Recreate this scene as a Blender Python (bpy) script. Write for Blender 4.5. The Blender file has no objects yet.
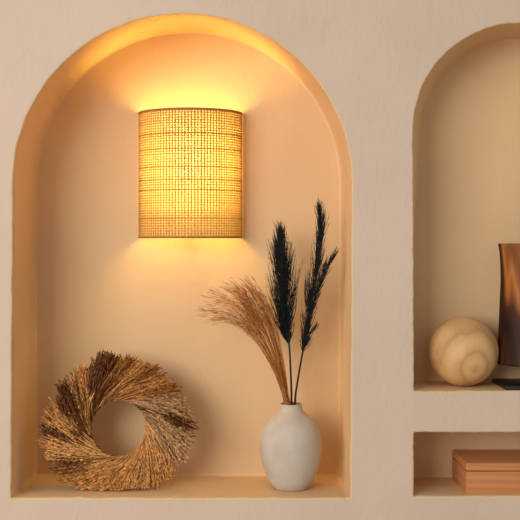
import bpy, bmesh, math, random
from mathutils import Vector, Matrix, noise
random.seed(7)
C = bpy.context.scene.collection
PI = math.pi
D = 2.5            # camera distance to the wall face (wall face is y = 0, niches go to +y)
K = 0.00236        # metres per photo pixel on the wall face
EYE = 1.6
VX, VY = 236.0, 240.0

def P(px, py, depth=0.0):
    s = (D + depth) / D * K
    return Vector(((px - VX) * s, depth, EYE + (VY - py) * s))

# ------------------------------------------------------------------ helpers
class MB:
    def __init__(s): s.v = []; s.f = []; s.m = []
    def add(s, vs, fs, mi=0):
        o = len(s.v); s.v += [tuple(q) for q in vs]
        s.f += [tuple(i + o for i in f) for f in fs]; s.m += [mi] * len(fs)
    def tube(s, pts, rad, n=3, mi=0, caps=False):
        pts = [Vector(p) for p in pts]; vs = []; fs = []
        t = (pts[1] - pts[0]).normalized()
        a = t.orthogonal().normalized()
        for i, p in enumerate(pts):
            t = (pts[min(i + 1, len(pts) - 1)] - pts[max(i - 1, 0)])
            t = t.normalized() if t.length > 1e-9 else Vector((0, 0, 1))
            a = (a - t * a.dot(t))
            a = a.normalized() if a.length > 1e-6 else t.orthogonal().normalized()
            b = t.cross(a)
            r = rad[i] if isinstance(rad, (list, tuple)) else rad
            for k in range(n):
                w = 2 * PI * k / n
                vs.append(p + (a * math.cos(w) + b * math.sin(w)) * r)
        for i in range(len(pts) - 1):
            for k in range(n):
                k2 = (k + 1) % n
                fs.append((i * n + k, i * n + k2, (i + 1) * n + k2, (i + 1) * n + k))
        if caps:
            fs.append(tuple(range(n - 1, -1, -1))); fs.append(tuple((len(pts) - 1) * n + k for k in range(n)))
        s.add(vs, fs, mi)
    def seed(s, p, d, L, w, mi=0):
        d = d.normalized(); a = d.orthogonal().normalized(); b = d.cross(a)
        vs = [p] + [p + d * L * .45 + (a * math.cos(k * 2.094) + b * math.sin(k * 2.094)) * w for k in range(3)] + [p + d * L]
        s.add(vs, [(0, 2, 1), (0, 3, 2), (0, 1, 3), (4, 1, 2), (4, 2, 3), (4, 3, 1)], mi)
    def lathe(s, prof, n=64, mi=0, c=(0, 0, 0), sx=1, sy=1):
        vs = []; fs = []
        for (r, z) in prof:
            for k in range(n):
                w = 2 * PI * k / n
                vs.append((c[0] + r * sx * math.cos(w), c[1] + r * sy * math.sin(w), c[2] + z))
        for i in range(len(prof) - 1):
            for k in range(n):
                k2 = (k + 1) % n
                fs.append((i * n + k, i * n + k2, (i + 1) * n + k2, (i + 1) * n + k))
        if prof[0][0] > 0: fs.append(tuple(range(n - 1, -1, -1)))
        if prof[-1][0] > 0: fs.append(tuple((len(prof) - 1) * n + k for k in range(n)))
        s.add(vs, fs, mi)
    def build(s, name, mats, parent=None, smooth=False, weld=False):
        me = bpy.data.meshes.new(name)
        me.from_pydata(s.v, [], s.f)
        for m in (mats if isinstance(mats, (list, tuple)) else [mats]): me.materials.append(m)
        me.polygons.foreach_set('material_index', s.m)
        if smooth: me.polygons.foreach_set('use_smooth', [True] * len(s.f))
        me.update()
        if weld:
            bm = bmesh.new(); bm.from_mesh(me)
            bmesh.ops.remove_doubles(bm, verts=bm.verts, dist=1e-5)
            bmesh.ops.recalc_face_normals(bm, faces=bm.faces)
            bm.to_mesh(me); bm.free()
        o = bpy.data.objects.new(name, me); C.objects.link(o)
        if parent:
            o.parent = parent
            o.matrix_parent_inverse = Matrix.Translation(parent.location).inverted()
        return o

def box_obj(name, lo, hi, mat, parent=None, bevel=0.002, seg=3):
    bm = bmesh.new(); bmesh.ops.create_cube(bm, size=1)
    for v in bm.verts:
        v.co = Vector([(lo[i] + hi[i]) / 2 + v.co[i] * (hi[i] - lo[i]) for i in range(3)])
    if bevel: bmesh.ops.bevel(bm, geom=bm.edges[:], offset=bevel, segments=seg, affect='EDGES', profile=.5)
    me = bpy.data.meshes.new(name); bm.to_mesh(me); bm.free(); me.materials.append(mat)
    for p in me.polygons: p.use_smooth = True
    o = bpy.data.objects.new(name, me); C.objects.link(o)
    if parent:
        o.parent = parent; o.matrix_parent_inverse = Matrix.Translation(parent.location).inverted()
    return o

def thing(name, loc, label, cat, group=None):
    o = bpy.data.objects.new(name, None); C.objects.link(o); o.location = loc
    o.empty_display_size = .05
    o['label'] = label; o['category'] = cat
    if group: o['group'] = group
    return o
def tag(o, label, cat, group=None):
    o['label'] = label; o['category'] = cat
    if group: o['group'] = group
    return o
def struct(o): o['kind'] = 'structure'; return o

# ------------------------------------------------------------------ materials
def new_mat(name):
    m = bpy.data.materials.new(name); m.use_nodes = True
    nt = m.node_tree; nt.nodes.clear()
    out = nt.nodes.new('ShaderNodeOutputMaterial')
    return m, nt, out
def N(nt, t, **kw):
    n = nt.nodes.new(t)
    for k, v in kw.items(): setattr(n, k, v)
    return n
def ramp(nt, stops, interp='LINEAR'):
    r = nt.nodes.new('ShaderNodeValToRGB'); e = r.color_ramp.elements; r.color_ramp.interpolation = interp
    e[0].position, e[0].color = stops[0][0], (*stops[0][1], 1)
    e[1].position, e[1].color = stops[-1][0], (*stops[-1][1], 1)
    for p, c in stops[1:-1]:
        x = e.new(p); x.color = (*c, 1)
    return r
def principled(nt, out, rough=.8, spec=.3):
    b = nt.nodes.new('ShaderNodeBsdfPrincipled'); b.inputs['Roughness'].default_value = rough
    b.inputs['Specular IOR Level'].default_value = spec
    nt.links.new(b.outputs[0], out.inputs[0]); return b

def plaster(name, c1, c2, bump=.35):
    m, nt, out = new_mat(name); b = principled(nt, out, .92, .15); L = nt.links.new
    tc = N(nt, 'ShaderNodeTexCoord')
    n1 = N(nt, 'ShaderNodeTexNoise'); n1.inputs['Scale'].default_value = 3.5; n1.inputs['Detail'].default_value = 6
    L(tc.outputs['Object'], n1.inputs['Vector'])
    r = ramp(nt, [(.3, c1), (.7, c2)]); L(n1.outputs['Fac'], r.inputs[0]); L(r.outputs[0], b.inputs['Base Color'])
    # trowel strokes: slow noise warped, stretched
    mp = N(nt, 'ShaderNodeMapping'); mp.inputs['Scale'].default_value = (16, 16, 8); mp.inputs['Rotation'].default_value = (0, .35, 0)
    L(tc.outputs['Object'], mp.inputs[0])
    n2 = N(nt, 'ShaderNodeTexNoise'); n2.inputs['Scale'].default_value = 2.2; n2.inputs['Detail'].default_value = 5
    n2.inputs['Distortion'].default_value = 1.6; n2.inputs['Roughness'].default_value = .55
    L(mp.outputs[0], n2.inputs['Vector'])
    n3 = N(nt, 'ShaderNodeTexNoise'); n3.inputs['Scale'].default_value = 150; n3.inputs['Detail'].default_value = 3
    L(tc.outputs['Object'], n3.inputs['Vector'])
    # sparse scratches
    mp2 = N(nt, 'ShaderNodeMapping'); mp2.inputs['Scale'].default_value = (30, 30, 7); mp2.inputs['Rotation'].default_value = (0, -.25, 0)
    L(tc.outputs['Object'], mp2.inputs[0])
    n4 = N(nt, 'ShaderNodeTexNoise'); n4.inputs['Scale'].default_value = 1.3; n4.inputs['Detail'].default_value = 2; n4.inputs['Distortion'].default_value = .8
    L(mp2.outputs[0], n4.inputs['Vector'])
    r4 = ramp(nt, [(.30, (0, 0, 0)), (.36, (1, 1, 1))]); L(n4.outputs['Fac'], r4.inputs[0])
    b1 = N(nt, 'ShaderNodeBump'); b1.inputs['Strength'].default_value = bump * .8; b1.inputs['Distance'].default_value = .004
    b2 = N(nt, 'ShaderNodeBump'); b2.inputs['Strength'].default_value = bump * .8; b2.inputs['Distance'].default_value = .0012
    b3 = N(nt, 'ShaderNodeBump'); b3.inputs['Strength'].default_value = bump * .5; b3.inputs['Distance'].default_value = .0012
    L(n2.outputs['Fac'], b1.inputs['Height']); L(n3.outputs['Fac'], b2.inputs['Height']); L(r4.outputs[0], b3.inputs['Height'])
    L(b1.outputs[0], b2.inputs['Normal']); L(b2.outputs[0], b3.inputs['Normal']); L(b3.outputs[0], b.inputs['Normal'])
    return m

def simple(name, col, rough=.7, spec=.3, metal=0, var=None, scale=60, bump=0):
    m, nt, out = new_mat(name); b = principled(nt, out, rough, spec); b.inputs['Metallic'].default_value = metal
    b.inputs['Base Color'].default_value = (*col, 1)
    if var:
        tc = N(nt, 'ShaderNodeTexCoord'); n = N(nt, 'ShaderNodeTexNoise'); n.inputs['Scale'].default_value = scale
        n.inputs['Detail'].default_value = 4
        nt.links.new(tc.outputs['Object'], n.inputs['Vector'])
        r = ramp(nt, [(.35, col), (.65, var)]); nt.links.new(n.outputs['Fac'], r.inputs[0]); nt.links.new(r.outputs[0], b.inputs['Base Color'])
        if bump:
            bp = N(nt, 'ShaderNodeBump'); bp.inputs['Strength'].default_value = bump; bp.inputs['Distance'].default_value = .001
            nt.links.new(n.outputs['Fac'], bp.inputs['Height']); nt.links.new(bp.outputs[0], b.inputs['Normal'])
    return m

def fibre(name, col, var, transl=.25, scale=140, spread=(.45, 1.5)):
    m, nt, out = new_mat(name); L = nt.links.new
    tc = N(nt, 'ShaderNodeTexCoord'); n = N(nt, 'ShaderNodeTexNoise'); n.inputs['Scale'].default_value = scale; n.inputs['Detail'].default_value = 3
    L(tc.outputs['Object'], n.inputs['Vector'])
    r = ramp(nt, [(.35, col), (.65, var)]); L(n.outputs['Fac'], r.inputs[0])
    gi = N(nt, 'ShaderNodeNewGeometry'); mr = N(nt, 'ShaderNodeMapRange'); mr.inputs[3].default_value = spread[0]; mr.inputs[4].default_value = spread[1]
    L(gi.outputs['Random Per Island'], mr.inputs[0]); vm = N(nt, 'ShaderNodeVectorMath', operation='SCALE')
    L(r.outputs[0], vm.inputs[0]); L(mr.outputs[0], vm.inputs[3])
    d = N(nt, 'ShaderNodeBsdfDiffuse'); t = N(nt, 'ShaderNodeBsdfTranslucent'); mx = N(nt, 'ShaderNodeMixShader'); mx.inputs[0].default_value = transl
    L(vm.outputs[0], d.inputs[0]); L(vm.outputs[0], t.inputs[0]); L(d.outputs[0], mx.inputs[1]); L(t.outputs[0], mx.inputs[2]); L(mx.outputs[0], out.inputs[0])
    return m

def wood(name, stops, scale=(1, 1, 1), rot=(0, 0, 0), loc=(0, 0, 0), wscale=6, dist=3, rough=.45, wtype='RINGS', axis='Z', spec=.4, dscale=1.5, fine=.25):
    m, nt, out = new_mat(name); b = principled(nt, out, rough, spec); L = nt.links.new
    tc = N(nt, 'ShaderNodeTexCoord'); mp = N(nt, 'ShaderNodeMapping')
    mp.inputs['Scale'].default_value = scale; mp.inputs['Rotation'].default_value = rot; mp.inputs['Location'].default_value = loc
    L(tc.outputs['Object'], mp.inputs[0])
    w = N(nt, 'ShaderNodeTexWave'); w.wave_type = wtype
    if wtype == 'RINGS': w.rings_direction = axis
    else: w.bands_direction = axis
    w.wave_profile = 'SIN'
    w.inputs['Scale'].default_value = wscale; w.inputs['Distortion'].default_value = dist
    w.inputs['Detail'].default_value = 3; w.inputs['Detail Scale'].default_value = dscale
    L(mp.outputs[0], w.inputs[0])
    r = ramp(nt, stops); L(w.outputs['Fac'], r.inputs[0])
    # fine fibres
    mp2 = N(nt, 'ShaderNodeMapping'); mp2.inputs['Rotation'].default_value = rot
    mp2.inputs['Scale'].default_value = tuple(220 if i != 2 else 9 for i in range(3)) if axis == 'Z' or wtype == 'BANDS' else (9, 220, 220)
    L(tc.outputs['Object'], mp2.inputs[0])
    n = N(nt, 'ShaderNodeTexNoise'); n.inputs['Scale'].default_value = 1; n.inputs['Detail'].default_value = 3
    L(mp2.outputs[0], n.inputs['Vector'])
    mx = N(nt, 'ShaderNodeMix', data_type='RGBA', blend_type='MULTIPLY'); mx.inputs[0].default_value = fine
    L(r.outputs[0], mx.inputs[6])
    r2 = ramp(nt, [(.3, (.45, .4, .35)), (.6, (1, 1, 1))]); L(n.outputs['Fac'], r2.inputs[0]); L(r2.outputs[0], mx.inputs[7])
    L(mx.outputs[2], b.inputs['Base Color'])
    bp = N(nt, 'ShaderNodeBump'); bp.inputs['Strength'].default_value = .12; bp.inputs['Distance'].default_value = .0006
    L(n.outputs['Fac'], bp.inputs['Height']); L(bp.outputs[0], b.inputs['Normal'])
    return m

M = {}
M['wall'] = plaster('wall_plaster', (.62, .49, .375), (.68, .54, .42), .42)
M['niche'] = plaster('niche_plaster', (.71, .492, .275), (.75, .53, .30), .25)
M['floor'] = wood('floor_oak', [(0, (.36, .24, .14)), (1, (.48, .34, .21))], scale=(1, 6, 1), wtype='BANDS', axis='Y', wscale=1.2, dist=4)

# ------------------------------------------------------------------ wall with niches
def arch_outline(cx, cy, rx, ry, xlb, xrb, yb, yt_l=None, n_arc=110, n_side=46, n_bot=60, cr=2.5):
    """pixel outline, starts lower left, clockwise on screen; dense"""
    pts = []
    xl, xr = cx - rx, cx + rx
    for i in range(n_side):
        t = i / n_side
        pts.append((xlb + (xl - xlb) * t, yb + (cy - yb) * t))
    for i in range(n_arc + 1):
        a = PI - PI * i / n_arc
        pts.append((cx + rx * math.cos(a), cy - ry * math.sin(a)))
    for i in range(1, n_side + 1):
        t = i / n_side
        pts.append((xr + (xrb - xr) * t, cy + (yb - cy) * t))
    for i in range(1, n_bot):
        t = i / n_bot
        pts.append((xrb + (xlb - xrb) * t, yb))
    return pts
def rect_outline(x0, y0, x1, y1, ny=24, nx=60):
    pts = []
    for i in range(ny): pts.append((x0, y1 + (y0 - y1) * i / ny))
    for i in range(nx): pts.append((x0 + (x1 - x0) * i / nx, y0))
    for i in range(ny): pts.append((x1, y0 + (y1 - y0) * i / ny))
    for i in range(nx): pts.append((x1 + (x0 - x1) * i / nx, y1))
    return pts
def smooth_loop(pts, it):
    n = len(pts)
    for _ in range(it):
        pts = [((pts[i - 1][0] + 2 * pts[i][0] + pts[(i + 1) % n][0]) / 4, (pts[i - 1][1] + 2 * pts[i][1] + pts[(i + 1) % n][1]) / 4) for i in range(n)]
    return pts
def offset(pts, d):
    """positive d = outward of the opening (screen clockwise loop, y down)"""
    n = len(pts); r = []
    for i in range(n):
        ax, ay = pts[i - 1]; bx, by = pts[(i + 1) % n]
        tx, ty = bx - ax, by - ay; l = math.hypot(tx, ty) or 1
        nx, ny = ty / l, -tx / l
        r.append((pts[i][0] + nx * d, pts[i][1] + ny * d))
    return r
def rough(pts, amp, seed, freq=.11):
    r = []
    for i, (x, y) in enumerate(pts):
        r.append((x + amp * noise.noise(Vector((x * freq, y * freq, seed))) , y + amp * noise.noise(Vector((x * freq, y * freq, seed + 9)))))
    return r

openings = []
def build_niche(name, front, back, depth, seed, fillet, lip=1.6):
    """front: outline (px, wall face); back: outline in px as seen on the back plane."""
    clean = front
    front = rough(front, .7, seed, .06); front = rough(front, .5, seed + 3, .45)
    # everything to wall-face pixel units (metric), front outline = hole edge in metres/K
    sb = (D + depth) / D
    bk = [(VX + (x - VX) * sb, VY + (y - VY) * sb) for (x, y) in back]
    n = len(front)
    loops = []
    outer = offset(front, lip)
    dl = lip * K
    loops.append((outer, 0.0))
    for q in (.35, .7, 1.0):
        a = q * PI / 2
        loops.append(([(outer[i][0] + (front[i][0] - outer[i][0]) * math.sin(a), outer[i][1] + (front[i][1] - outer[i][1]) * math.sin(a)) for i in range(n)], dl * (1 - math.cos(a))))
    f = fillet
    y0, y1 = dl, depth - f
    for t in (.06, .12, .25, .5, .75, 1.0):
        tt = t * (y1 - y0) / (depth - y0)
        loops.append(([(clean[i][0] + (bk[i][0] - clean[i][0]) * tt, clean[i][1] + (bk[i][1] - clean[i][1]) * tt) for i in range(n)], y0 + (y1 - y0) * t))
    inn = offset(bk, -f / K)
    last, ly = loops[-1]
    for q in (.25, .5, .75, 1.0):
        a = q * PI / 2
        loops.append(([(last[i][0] + (inn[i][0] - last[i][0]) * (1 - math.cos(a)), last[i][1] + (inn[i][1] - last[i][1]) * (1 - math.cos(a))) for i in range(n)], y1 + f * math.sin(a)))
    mb = MB(); vs = []; fs = []
    for (pts, yy) in loops:
        for (x, y) in pts: vs.append(((x - VX) * K, yy, EYE + (VY - y) * K))
    for li in range(len(loops) - 1):
        for i in range(n):
            j = (i + 1) % n
            fs.append((li * n + i, li * n + j, (li + 1) * n + j, (li + 1) * n + i))
    fs.append(tuple((len(loops) - 1) * n + i for i in range(n)))
    mb.add(vs, fs)
    openings.append(outer)
    return mb

# left arched niche
fA = arch_outline(182.5, 184, 169.5, 170, 11, 350.5, 498)
bA = arch_outline(188, 184, 153, 153, 35.5, 340, 476)
nA = build_niche('a', fA, bA, .247, 1.7, .007)
# right arched niche
fB = arch_outline(520.5, 130, 107, 107, 414, 627, 391)
bB = arch_outline(515, 133, 94, 94, 402, 609, 381.1)
nB = build_niche('b', fB, bB, .175, 22.3, .004)
# lower rectangular niche
fC = rect_outline(414, 432.5, 627, 496)
bC = rect_outline(402, 422, 601, 477.5)
nC = build_niche('c', fC, bC, .195, 41.9, .004)

# wall face
bm = bmesh.new()
edges = []
def loop_to_bm(pts):
    vs = [bm.verts.new(((x - VX) * K, 0, EYE + (VY - y) * K)) for (x, y) in pts]
    for i in range(len(vs)): edges.append(bm.edges.new((vs[i], vs[(i + 1) % len(vs)])))
X0, X1 = -420, 1000
YT, YB = VY - (2.75 - EYE) / K, VY + EYE / K
loop_to_bm([(X0, YT), (X1, YT), (X1, YB), (X0, YB)])
for o_ in openings: loop_to_bm(o_)
bmesh.ops.triangle_fill(bm, use_beauty=True, use_dissolve=False, edges=edges)
for f in bm.faces:
    if f.normal.y > 0: f.normal_flip()
me = bpy.data.meshes.new('wall_back'); bm.to_mesh(me); bm.free(); me.materials.append(M['wall'])
wall = bpy.data.objects.new('wall_back', me); C.objects.link(wall); struct(wall)
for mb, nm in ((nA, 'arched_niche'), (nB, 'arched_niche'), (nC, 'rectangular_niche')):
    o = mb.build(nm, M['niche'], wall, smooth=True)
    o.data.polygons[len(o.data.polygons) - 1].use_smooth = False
floor = MB(); xa, xb = (X0 - VX) * K, (X1 - VX) * K
floor.add([(xa, -3.2, 0), (xb, -3.2, 0), (xb, 0, 0), (xa, 0, 0)], [(0, 1, 2, 3)])
struct(floor.build('floor', M['floor']))

# ------------------------------------------------------------------ sconce
dN = .247
R_ = 51.5 * K * (D + dN) / D; B_ = .128
cx = P(190.5, 240, dN).x
zt, zb = P(0, 114.2, dN).z, P(0, 237.5, dN).z
W = dN - .0005
sconce = thing('wall_sconce', (cx, W, zb), 'lit half-round wall lamp with woven tan shade inside the arched niche', 'lamp')
m, nt, out = new_mat('bulb_glow'); e = N(nt, 'ShaderNodeEmission'); e.inputs[0].default_value = (1, .69, .15, 1); e.inputs[1].default_value = 84
nt.links.new(e.outputs[0], out.inputs[0]); M['bulb'] = m
M['thread'] = fibre('woven_rattan', (.46, .23, .075), (.64, .36, .14), .16, 260, (.85, 1.05))
M['thread2'] = fibre('woven_rattan_band', (.40, .20, .065), (.54, .29, .10), .13, 260, (.85, 1.0))
M['rim'] = fibre('rattan_edging', (.40, .21, .08), (.50, .28, .11), .25, 200, (.9, 1.0))
m, nt, out = new_mat('linen_liner')
d = N(nt, 'ShaderNodeBsdfDiffuse'); t = N(nt, 'ShaderNodeBsdfTranslucent'); mx = N(nt, 'ShaderNodeMixShader'); mx.inputs[0].default_value = .66
d.inputs[0].default_value = (.85, .80, .68, 1); t.inputs[0].default_value = (.54, .44, .27, 1)
nt.links.new(d.outputs[0], mx.inputs[1]); nt.links.new(t.outputs[0], mx.inputs[2]); nt.links.new(mx.outputs[0], out.inputs[0]); M['liner'] = m
M['brass'] = simple('aged_brass', (.45, .30, .14), .4, .5, 1)

def arc_pt(a, r, z): return Vector((cx + r * R_ * math.cos(a), W - .001 - r * B_ * math.sin(a), z))
mb = MB(); vs = []; fs = []; na = 96
for z in (zb + .003, zt - .003):
    for i in range(na + 1): vs.append(arc_pt(PI * i / na, .975, z))
for i in range(na): fs.append((i, i + 1, na + 2 + i, na + 1 + i))
mb.add(vs, fs)
shade = MB()
band = {0: 1, 9: 1, 15: 1, 22: 1, 27: 1, 31: 1, 42: 1}
rows = 50
rs = random.Random(3)
def flat_strip(mbx, r, z0, z1, mi, th=.0009, ph=0, n=96):
    vs = []; fs = []
    for i in range(n + 1):
        a = PI * i / n
        wob = .00025 * math.sin(i * 2.1 + ph)
        for (rr, zz) in ((r + th / R_, z0 + wob), (r + th / R_, z1 + wob), (r - th / R_, z1 + wob), (r - th / R_, z0 + wob)):
            vs.append(arc_pt(a, rr, zz))
    for i in range(n):
        for k in range(4):
            fs.append((i * 4 + k, i * 4 + (k + 1) % 4, (i + 1) * 4 + (k + 1) % 4, (i + 1) * 4 + k))
    mbx.add(vs, fs, mi)
pitch = (zt - zb) / rows
for r in range(rows):
    z = zt - (r + .5) * pitch
    w = pitch * (.245 + rs.uniform(-.02, .02))
    mi = 0
    if r in band: w = pitch * .36; mi = 1
    flat_strip(shade, 1.0, z - w, z + w, mi, ph=r * 1.7)
nv = 52
for i in range(nv + 1):
    a = PI * i / nv + rs.uniform(-.003, .003)
    w = PI / nv * (.25 + rs.uniform(-.02, .02))
    vs = []
    for z in (zb, zt):
        for (aa, rr) in ((a - w, 1.004), (a + w, 1.004), (a + w, .999), (a - w, .999)):
            aa = min(max(aa, 0), PI); vs.append(arc_pt(aa, rr, z))
    fs = [(k, (k + 1) % 4, 4 + (k + 1) % 4, 4 + k) for k in range(4)]
    shade.add(vs, fs, 0)
sh = shade.build('lamp_shade', [M['thread'], M['thread2']], sconce)
bpy.context.view_layer.update()
ln = mb.build('liner', M['liner'], sh, smooth=True); ln.matrix_parent_inverse = sh.matrix_world.inverted()
for nm, z in (('top_rim', zt), ('bottom_rim', zb)):
    rm = MB(); rm.tube([arc_pt(PI * i / 96, 1.0, z) for i in range(97)], .0022, 6, caps=True)
    o = rm.build(nm, M['rim'], sh, smooth=True); o.matrix_parent_inverse = sh.matrix_world.inverted()
bz = zt - .145
bp = Vector((cx, W - .045, bz))
bb = MB(); bb.lathe([(0, -.110)] + [(.021 * math.sin(PI * i / 24) ** .45, -.110 * math.cos(PI * i / 24)) for i in range(1, 24)] + [(0, .110)], 24, c=tuple(bp))
bb.build('bulb', M['bulb'], sconce, smooth=True, weld=True)
sk = MB(); sk.lathe([(.013, -.132), (.013, -.108), (.011, -.104)], 24, c=tuple(bp)); sk.tube([bp + Vector((0, 0, -.120)), Vector((cx, W, bz - .120))], .006, 12)
sk.build('socket', M['brass'], sconce, smooth=True)
box_obj('mounting_plate', (cx - .022, W - .006, bz - .138), (cx + .022, W, bz - .09), M['brass'], sconce)

# ------------------------------------------------------------------ vase
vd = .105
M['ceramic'] = simple('matte_ceramic', (.53, .455, .37), .8, .2, var=(.59, .515, .43), scale=22, bump=.12)
M['clay'] = simple('terracotta_inside', (.36, .19, .10), .9, .1)
vb = P(291, 0, vd); k2 = K * (D + vd) / D
floorz_front, floorz_back = P(0, 498, 0).z, P(0, 476, dN).z
zf = floorz_front + (floorz_back - floorz_front) * vd / dN
ztop = P(0, 403.5, vd).z
H = ztop - zf
prof_px = [(14, 0), (16.5, .6), (19.5, 4), (23.5, 11), (27.5, 22), (30, 33), (31.1, 43), (30.8, 51), (28.5, 60), (24.3, 68), (18.5, 74.5), (13.8, 78.5), (11.6, 81.5), (10.9, 85.5), (11.2, 87.3)]
def catmull(pts, n=5):
    r = []
    for i in range(len(pts) - 1):
        p0 = pts[max(i - 1, 0)]; p1 = pts[i]; p2 = pts[i + 1]; p3 = pts[min(i + 2, len(pts) - 1)]
        for k in range(n):
            t = k / n
            r.append(tuple(.5 * ((2 * p1[j]) + (-p0[j] + p2[j]) * t + (2 * p0[j] - 5 * p1[j] + 4 * p2[j] - p3[j]) * t * t + (-p0[j] + 3 * p1[j] - 3 * p2[j] + p3[j]) * t ** 3) for j in range(len(p1))))
    r.append(tuple(pts[-1])); return r
sc_z = H / 87.6
pr = [(r * k2, z * sc_z) for r, z in catmull(prof_px)]
vase = MB()
vase.lathe(pr + [(10.5 * k2, H), (9.8 * k2, H - .0005)], 72, 0, (vb.x, vd, zf))
vase_b = MB()
inside = [(9.8 * k2, H - .0005), (9.4 * k2, H - .012), (11 * k2, H - .03), (24 * k2, H - .06), (28 * k2, H - .11), (12 * k2, .01), (0, .009)]
# one mesh: outside + inside wall (drop outer top cap)
vase.f.pop(); vase.m.pop()
vase.lathe(inside, 72, 1, (vb.x, vd, zf))
idx = [i for i, f in enumerate(vase.f) if len(f) == 72]
del_i = idx[-1]; vase.f.pop(del_i); vase.m.pop(del_i)
vo = vase.build('vase', [M['ceramic'], M['clay']], None, smooth=True, weld=True)
tag(vo, 'matte off-white ceramic vase with narrow neck holding dried grasses', 'vase')

# ------------------------------------------------------------------ dried stems in the vase
def bez(p, t):
    n = len(p) - 1
    q = [Vector(a) for a in p]
    while len(q) > 1: q = [q[i].lerp(q[i + 1], t) for i in range(len(q) - 1)]
    return q[0]
M['black_plume'] = simple('dyed_black_grass', (.009, .011, .011), .8, .15, var=(.022, .024, .023), scale=90)
M['black_stem'] = simple('dyed_black_stem', (.012, .013, .013), .6, .3)
M['tan_strand'] = fibre('dry_tan_grass', (.48, .19, .045), (.68, .31, .09), .2)
M['tan_tip'] = fibre('dry_tan_grass_tips', (.50, .24, .08), (.68, .37, .14), .25)
neck_in = lambda dx, dy: Vector((vb.x + dx, vd + dy, zf + .035))

def plume_path(pixels, depths):
    return [P(x, y, d) for (x, y), d in zip(pixels, depths)]
def spline(pts, n=60):
    c = catmull([tuple(p) for p in pts], max(2, n // (len(pts) - 1)))
    return [Vector(q) for q in c]
def plume(mb, path, width, count, rng, len_mul=1.0, ang=(.12, .62), thick=.0008, start=0.0):
    """feathery spikelets rising from the rachis; width(t) gives half-spread"""
    n = len(path)
    for i in range(count):
        t = start + (1 - start) * rng.random() ** 1.25
        f = t * (n - 1); k = min(int(f), n - 2)
        p = path[k].lerp(path[k + 1], f - k)
        tan = (path[min(k + 3, n - 1)] - path[max(k - 2, 0)]).normalized()
        phi = rng.uniform(0, 2 * PI)
        a = tan.orthogonal().normalized(); b = tan.cross(a)
        side = a * math.cos(phi) + b * math.sin(phi)
        side.y *= .7
        w = width(t)
        L = w * rng.uniform(1.3, 3.3) * len_mul
        th = rng.uniform(*ang) * (1 - .45 * t)
        d0 = (tan * math.cos(th) + side * math.sin(th)).normalized()
        d1 = (tan * math.cos(th * .5) + side * math.sin(th * .5) + Vector((rng.uniform(-.08, .08), 0, 0))).normalized()
        q1 = p + d0 * L * .5; q2 = q1 + d1 * L * .5
        mb.tube([p, q1, q2], [thick, thick * .95, thick * .2], 3)
        # tiny hairs along the spikelet
        for h in range(3):
            s = rng.uniform(.15, .95); hp = p.lerp(q1, s * 2) if s < .5 else q1.lerp(q2, s * 2 - 1)
            hd = (d1 + Vector((rng.uniform(-.45, .45), rng.uniform(-.45, .45), rng.uniform(-.1, .3)))).normalized()
            hl = rng.uniform(.006, .013)
            mb.tube([hp, hp + hd * hl], [thick * .75, thick * .15], 3)

def pampas(label, stem_px, plume_px, width, count, depth0, depth1, dxn, branch=None, seed=1):
    rng = random.Random(seed)
    root = thing('pampas_stem', (vb.x + dxn, vd, zf + .035), label, 'dried grass', 'black dyed pampas stems in the vase')
    st = [neck_in(dxn * .4, .004)] + [P(x, y, depth0) for x, y in stem_px]
    pl = [P(x, y, depth0 + (depth1 - depth0) * i / (len(plume_px) - 1)) for i, (x, y) in enumerate(plume_px)]
    path = spline(st + pl, 80)
    m1 = MB(); nn = len(path)
    m1.tube(path, [.0030 * (1 - .72 * i / nn) for i in range(nn)], 6, caps=True)
    m1.build('stem', M['black_stem'], root, smooth=True)
    m2 = MB(); pp = spline(pl, 40)
    plume(m2, pp, width, count, rng)
    m2.build('plume', M['black_plume'], root)
    if branch:
        for (bpx, bw, bc) in branch:
            bd = [P(x, y, depth0 + (depth1 - depth0) * .5 - .004 * i) for i, (x, y) in enumerate(bpx)]
            m3 = MB(); bpth = spline(bd, 24)
            m3.tube(bpth, .0009, 4)
            plume(m3, bpth, bw, bc, rng, ang=(.12, .55))
            m3.build('side_plume', M['black_plume'], root)
    return root
px = lambda v: v * K * 1.04
def pw(tab):
    def f(t):
        for (a, wa), (b, wb) in zip(tab, tab[1:]):
            if t <= b: return px(wa + (wb - wa) * (t - a) / (b - a))
        return px(tab[-1][1])
    return f
w1 = pw([(0, 7), (.1, 15), (.3, 19), (.5, 17), (.7, 12), (.88, 8), (1, 7)])
pampas('dense broad black pampas plume, the shorter of the two black stems in the vase',
       [(291.5, 403), (290.8, 375)], [(289.2, 345), (286.5, 325), (284.5, 300), (283.5, 280), (281.5, 258), (280.5, 241)],
       w1, 800, .105, .13, -.002, None, 5)
w2 = pw([(0, 6), (.2, 10), (.5, 11), (.8, 9), (1, 6)])
def w3(t): return px(1.8 + 4.0 * math.sin(PI * min(1, t * .8 + .12)))
pampas('slender forked black pampas plume, the taller of the two black stems in the vase',
       [(295, 403), (297, 385)], [(302.5, 353), (306, 335), (309, 310), (314, 285), (318, 255), (320.5, 232), (319.5, 216)],
       w2, 430, .100, .085, .004,
       [([(309, 315), (316, 295), (325, 272), (334, 256)], w3, 150), ([(304, 346), (309, 336), (315, 328)], lambda t: px(3.2), 35)], 8)

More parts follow.
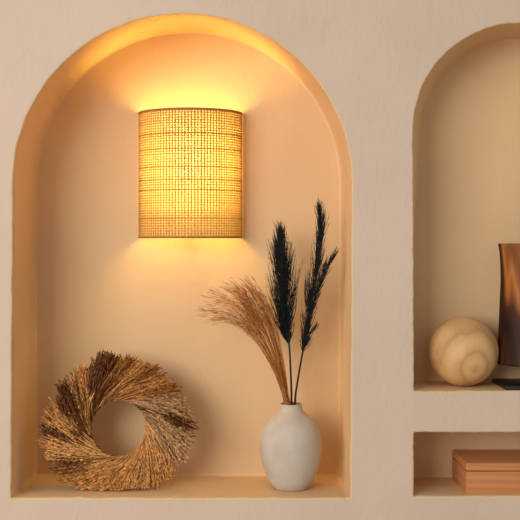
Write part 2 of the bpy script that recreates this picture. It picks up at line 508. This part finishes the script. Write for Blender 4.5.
# tan bunch: loose reeds fanning to the left
rng = random.Random(21)
tan = thing('dried_grass_bunch', (vb.x - .004, vd, zf + .035), 'tan dried grass bunch fanning to the left out of the vase', 'dried grass')
groups = [MB(), MB()]
for i in range(115):
    u = rng.random()                         # 0 = left/lower tips, 1 = right/upper
    u = min(1, max(0, u + rng.gauss(0, .05)))
    # tip positions along the fan
    tips = [(203, 321), (195, 311), (198, 297), (210, 287), (224, 283), (229, 273), (241, 275), (251, 279), (261, 291), (268, 310)]
    f = u * (len(tips) - 1); k = min(int(f), len(tips) - 2)
    tx = tips[k][0] + (tips[k + 1][0] - tips[k][0]) * (f - k); ty = tips[k][1] + (tips[k + 1][1] - tips[k][1]) * (f - k)
    pull = rng.random() ** 2.0 * .40
    tx += (258 - tx) * pull + rng.uniform(-3, 3); ty += (332 - ty) * pull + rng.uniform(-3, 3)
    dep = .105 + rng.uniform(-.045, .035)
    m0x = 285.5 + u * 4 + rng.uniform(-1.5, 1.5)
    # mid control: curve leans
    c1 = (278 + u * 7 + rng.uniform(-2, 2), 372 + rng.uniform(-3, 3))
    c2 = (251 + u * 24 + rng.uniform(-4, 4), 308 - u * 10 + rng.uniform(-5, 5))
    pts = [neck_in(-.002 + rng.uniform(-.004, .004), rng.uniform(-.006, .006)), P(m0x, 404, .105 + rng.uniform(-.012, .012)), P(c1[0], c1[1], .105 + (dep - .105) * .4), P(c2[0], c2[1], .105 + (dep - .105) * .8), P(tx, ty, dep)]
    base = pts[0]
    path = [base] + [bez(pts[1:], q / 14) for q in range(15)]
    mb = groups[0]
    mb.tube(path, [.0007 * (1 - .6 * q / len(path)) for q in range(len(path))], 3)
    # fine side branches on the outer part, all sweeping towards the tip
    for h in range(9):
        s = rng.uniform(.58, .98); p = bez(pts[1:], s); q = bez(pts[1:], min(1, s + .03))
        d = (q - p).normalized() if (q - p).length > 1e-6 else Vector((-1, 0, .3))
        d = (d + Vector((rng.uniform(-.3, .3), rng.uniform(-.3, .3), rng.uniform(-.3, .3)))).normalized()
        L = rng.uniform(.008, .022)
        groups[1].tube([p, p + d * L * .6, p + d * L + Vector((-.001, 0, -.001))], [.0005, .0005, .0002], 3)
for i in range(260):
    t = rng.random(); ax = 265 - 20 * t + rng.gauss(0, 4.5); ay = 340 - 42 * t + rng.gauss(0, 4)
    p = P(ax, ay, .10 + rng.uniform(-.022, .022)); d = Vector((-.55 + rng.uniform(-.25, .25), rng.uniform(-.2, .2), .85)).normalized()
    L = rng.uniform(.018, .038)
    groups[0].tube([p, p + d * L * .5, p + d * L + Vector((-.003, 0, -.001))], [.0006, .0006, .0002], 3)
groups[0].build('strands', M['tan_strand'], tan)
groups[1].build('seed_tips', M['tan_tip'], tan)

# ------------------------------------------------------------------ wreath
wd = .115
wc = P(118.5, 424.5, wd)
kw = K * (D + wd) / D
zfw = floorz_front + (floorz_back - floorz_front) * .08 / dN
tilt = math.radians(9)
wreath = thing('wreath', (wc.x, .085, zfw), 'round dried wheat and grass wreath leaning at the back of the arched niche', 'wreath')
ux, uy, un = Vector((1, 0, 0)), Vector((0, math.sin(tilt), math.cos(tilt))), Vector((0, -math.cos(tilt), math.sin(tilt)))
def floor_z(y): return floorz_front + (floorz_back - floorz_front) * max(y, 0) / dN
def WP(x, y, n):   # wreath plane, pixels (y up), n towards the viewer in pixels
    return wc + (ux * x + uy * y + un * n) * kw
M['wreath_core'] = simple('wreath_core', (.10, .055, .025), .9, .1)
tones = {
    'light': fibre('grass_light', (.56, .26, .075), (.84, .46, .17), .15),
    'gold': fibre('grass_gold', (.54, .24, .06), (.78, .39, .12), .15),
    'mid': fibre('grass_mid', (.34, .13, .035), (.54, .24, .07), .15),
    'dark': fibre('grass_dark', (.12, .045, .016), (.25, .105, .038), .1),
    'grey': fibre('grass_grey', (.54, .31, .13), (.80, .52, .27), .15),
}
core = MB()
ring = []
for i in range(49):
    a = 2 * PI * i / 48; ring.append(WP(45 * math.cos(a), 45 * math.sin(a), -2))
core.tube(ring, 9 * kw, 10)
core.build('core_ring', M['wreath_core'], wreath, smooth=True)
# bunches: (angle at the root in degrees, screen ccw from east; tone; outer radius; spread deg; count)
bunches = [
    (213, 'dark', 78, 7, 70), (203, 'light', 76, 6, 70), (192, 'light', 79, 7, 85), (183, 'dark', 75, 6, 70), (171, 'light', 74, 8, 110),
    (157, 'dark', 67, 6, 70), (145, 'dark', 71, 6, 90), (128, 'light', 69, 9, 140), (103, 'dark', 72, 8, 190), (94, 'dark', 68, 6, 80),
    (81, 'mid', 67, 8, 100), (66, 'light', 65, 8, 90), (56, 'mid', 69, 7, 90), (45, 'light', 64, 8, 90), (33, 'mid', 69, 6, 80), (20, 'grey', 70, 9, 110),
    (8, 'grey', 72, 7, 80), (-2, 'dark', 76, 5, 60), (-12, 'grey', 74, 8, 100), (-26, 'grey', 74, 8, 100), (-42, 'light', 71, 9, 110), (-60, 'light', 71, 9, 110),
    (-78, 'light', 70, 9, 110), (-95, 'gold', 69, 9, 110), (-111, 'gold', 70, 9, 105), (-126, 'gold', 73, 8, 100), (-138, 'mid', 77, 7, 85),
]
rngw = random.Random(11)
HX, HY = 0, -3.5          # hole centre offset
lab = {'dark': 'dark brown bunch', 'light': 'pale straw bunch', 'grey': 'greyish straw bunch', 'gold': None, 'mid': None}
for (ang, tone, Rout, spread, cnt) in bunches:
    mb = MB()
    a_out = math.radians(ang)            # where the tips are aimed
    for i in range(cnt):
        layer = rngw.random()
        # tip
        at = a_out + math.radians(rngw.gauss(0, spread * .62))
        rt = (Rout + 2.5) * (rngw.uniform(.58, 1.0) if rngw.random() < .55 else rngw.uniform(.86, 1.02)) * (1 - .0030 * abs(math.degrees(at - a_out)))
        tx, ty = rt * math.cos(at), rt * math.sin(at)
        # root: on the ring, turned back (counter-clockwise) along the swirl
        back = math.radians(rngw.uniform(46, 68)) * (rt / Rout)
        ar = at + back
        rr = rngw.uniform(27, 34)
        rx, ry = HX + rr * math.cos(ar), HY + rr * math.sin(ar)
        dx, dy = tx - rx, ty - ry
        L = math.hypot(dx, dy); ex, ey = dx / L, dy / L
        bow = rngw.uniform(.02, .10) * L   # belly outward
        mxp, myp = (rx + tx) / 2, (ry + ty) / 2
        rm = math.hypot(mxp, myp) or 1
        h = 10 + rngw.uniform(-4, 6)
        n0 = rngw.uniform(-6, 5); n2 = rngw.uniform(-8, 10)
        wv_, wp_ = rngw.uniform(.3, 1.3), rngw.uniform(0, 6.28)
        p0 = (rx, ry, n0); p1 = (mxp + mxp / rm * bow, myp + myp / rm * bow, h + rngw.uniform(-3, 3)); p2 = (tx, ty, n2)
        pts = []
        nseg = 7
        for q in range(nseg + 1):
            t = q / nseg
            v = [(1 - t) ** 2 * p0[j] + 2 * t * (1 - t) * p1[j] + t * t * p2[j] for j in range(3)]
            sw = wv_ * math.sin(wp_ + t * 6) * t
            v[0] -= ey * sw; v[1] += ex * sw
            pts.append(WP(*v))
        for p in pts:                    # never through the shelf or the back wall
            p.z = max(p.z, floor_z(p.y) + .003 + abs(p.x * 7 % .003)); p.y = min(p.y, dN - .006)
        mb.tube(pts, [.0011, .0011, .0011, .001, .0009, .0008, .0007, .0003], 3)
        # ear of seeds on the outer half
        ns = 13
        for s_ in range(ns):
            t = .45 + .55 * s_ / ns + rngw.uniform(-.01, .01)
            f = t * nseg; k = min(int(f), nseg - 1); p = pts[k].lerp(pts[k + 1], f - k)
            d = (pts[k + 1] - pts[k]).normalized()
            o_ = Vector((rngw.uniform(-1, 1), rngw.uniform(-1, 1), rngw.uniform(-1, 1)))
            dd = (d + o_ * .42).normalized()
            Ls = rngw.uniform(.007, .014)
            if p.z + dd.z * Ls < floor_z(p.y) + .003: dd.z = abs(dd.z) * .2; dd.normalize()
            if p.y + dd.y * Ls > dN - .005: dd.y = -abs(dd.y)
            mb.seed(p, dd, Ls, rngw.uniform(.0011, .0019))
    o = mb.build('grass_bunch', tones[tone], wreath)
    if lab[tone]: o['label'] = lab[tone]

# ------------------------------------------------------------------ wooden ball
sd = .088
M['ball'] = wood('pale_turned_wood', [(0, (.54, .30, .115)), (.12, (.62, .37, .155)), (1, (.70, .44, .20))], scale=(1, 1.25, .8), rot=(math.radians(78), math.radians(12), .2),
                 loc=(.012, -.01, 0.02), wscale=9, dist=3.5, rough=.5, dscale=1.6, fine=.12)
r_s = 34.6 * K * (D + sd) / D
c0 = P(463.3, 0, sd)
zB = P(0, 391, 0).z; zBb = P(0, 381.1, .175).z
zfs = zB + (zBb - zB) * sd / .175
bm = bmesh.new(); bmesh.ops.create_uvsphere(bm, u_segments=64, v_segments=40, radius=r_s)
me = bpy.data.meshes.new('wooden_ball'); bm.to_mesh(me); bm.free(); me.materials.append(M['ball'])
for p in me.polygons: p.use_smooth = True
ball = bpy.data.objects.new('wooden_ball', me); C.objects.link(ball); ball.location = (c0.x, sd, zfs + r_s)
tag(ball, 'pale turned wooden ball on the upper shelf of the right niche', 'ball')

# ------------------------------------------------------------------ wood sculpture on black plate
M['black_metal'] = simple('black_metal', (.012, .011, .011), .5, .4)
M['walnut'] = wood('figured_walnut', [(0, (.025, .008, .004)), (.35, (.07, .022, .008)), (.52, (.24, .075, .017)), (.78, (.50, .18, .04)), (1, (.22, .075, .02))],
                   scale=(1, 1, .16), rot=(0, .10, 0), wscale=5.5, dist=10, wtype='BANDS', axis='X', rough=.55, spec=.2, dscale=1.3, fine=.35)
cd = .085
sxp = 553.0
sx_ = (sxp - VX) * K
zf2 = zB + (zBb - zB) * cd / .175
scul = thing('wood_sculpture', (sx_, cd, zf2), 'streaked dark brown wooden vessel raised on a flat black plate', 'sculpture')
pt = .009
box_obj('base_plate', (sx_ - 45.5 * K, .014, zf2 + .0003), (sx_ + 45.5 * K, .152, zf2 + .0003 + pt), M['black_metal'], scul, .0008, 2)
s2 = (D + cd) / D
zb2 = P(0, 364.3, cd).z; zt2 = P(0, 243.5, cd).z
hh = zt2 - zb2
wv = MB()
lp = [(44.5, 0), (46.3, .01), (46.2, .08), (45.3, .25), (44.0, .5), (43.0, .68), (43.2, .82), (44.3, .94), (45.4, .99), (45.0, 1.0)]
lp = [(r * K, z * hh) for r, z in catmull(lp, 4)]
wv.lathe([(0.0001, 0)] + lp + [(.075, hh), (.07, hh - .02), (.068, hh * .2), (.0001, hh * .2)], 72, 0, (sx_, cd, zb2), 1, .66)
w_o = wv.build('vessel', M['walnut'], scul, smooth=True, weld=True)
rd = MB(); rd.lathe([(.012, 0), (.012, zb2 - zf2 - pt + .004)], 24, 0, (sx_, cd, zf2 + pt - .002))
rd.build('spacer', M['black_metal'], scul, smooth=True)

# ------------------------------------------------------------------ wooden box
M['box'] = wood('cherry_wood', [(0, (.50, .205, .070)), (.5, (.54, .225, .080)), (1, (.58, .255, .092))], scale=(.12, 1, 1), rot=(0, .03, 0),
                wscale=16, dist=4, wtype='BANDS', axis='Z', rough=.42, fine=.0)
zC = P(0, 496, 0).z; zCb = P(0, 477.5, .195).z
bd0, bd1 = .02, .186
zfb = zC + (zCb - zC) * .5 * (bd0 + bd1) / .195
zfb = max(zC, zCb)
xl = P(466.3, 0, bd0).x; xr = P(606, 0, bd0).x
zlt = P(0, 463.2, bd0).z; zsm = P(0, 471.4, bd0).z
bxr = thing('wooden_box', ((xl + xr) / 2, (bd0 + bd1) / 2, zfb), 'flat reddish wooden box with a lid in the lower rectangular niche', 'box')
box_obj('body', (xl, bd0, zfb), (xr, bd1, zsm - .0007), M['box'], bxr, .0012)
box_obj('lid', (xl - .0004, bd0 - .0004, zsm + .0007), (xr + .0004, bd1, zlt), M['box'], bxr, .0035, 4)
box_obj('inner_lip', (xl + .004, bd0 + .004, zsm - .004), (xr - .004, bd1 - .004, zsm + .004), M['black_metal'], bxr, 0)

# ------------------------------------------------------------------ light
def area(name, loc, target, size, sy, energy, col):
    l = bpy.data.lights.new(name, 'AREA'); l.shape = 'RECTANGLE'; l.size = size; l.size_y = sy; l.energy = energy; l.color = col
    o = bpy.data.objects.new(name, l); C.objects.link(o); o.location = loc
    o.rotation_euler = (Vector(target) - Vector(loc)).to_track_quat('-Z', 'Y').to_euler()
    return o
area('window_light', (-2.7, -4.0, 2.35), (0.25, 0, 1.45), 3.0, 2.2, 168, (1, .95, .90))
w = bpy.data.worlds.new('room_ambient'); bpy.context.scene.world = w; w.use_nodes = True
w.node_tree.nodes['Background'].inputs[0].default_value = (1, .95, .90, 1)
w.node_tree.nodes['Background'].inputs[1].default_value = .42

# ------------------------------------------------------------------ camera
cam = bpy.data.cameras.new('camera'); co = bpy.data.objects.new('camera', cam); C.objects.link(co)
co.location = (0, -D, EYE); co.rotation_euler = (PI / 2, 0, 0)
cam.sensor_width = 36; cam.lens = 36 * D / (520 * K)
cam.shift_x = (260 - VX) / 520; cam.shift_y = (VY - 260) / 520
cam.clip_start = .05
sc = bpy.context.scene
sc.camera = co
sc.view_settings.view_transform = 'Standard'; sc.view_settings.look = 'None'
sc.view_settings.exposure = 0; sc.view_settings.gamma = 1
sc.cycles.use_denoising = True
sc.cycles.max_bounces = 10; sc.cycles.diffuse_bounces = 8; sc.cycles.transmission_bounces = 6
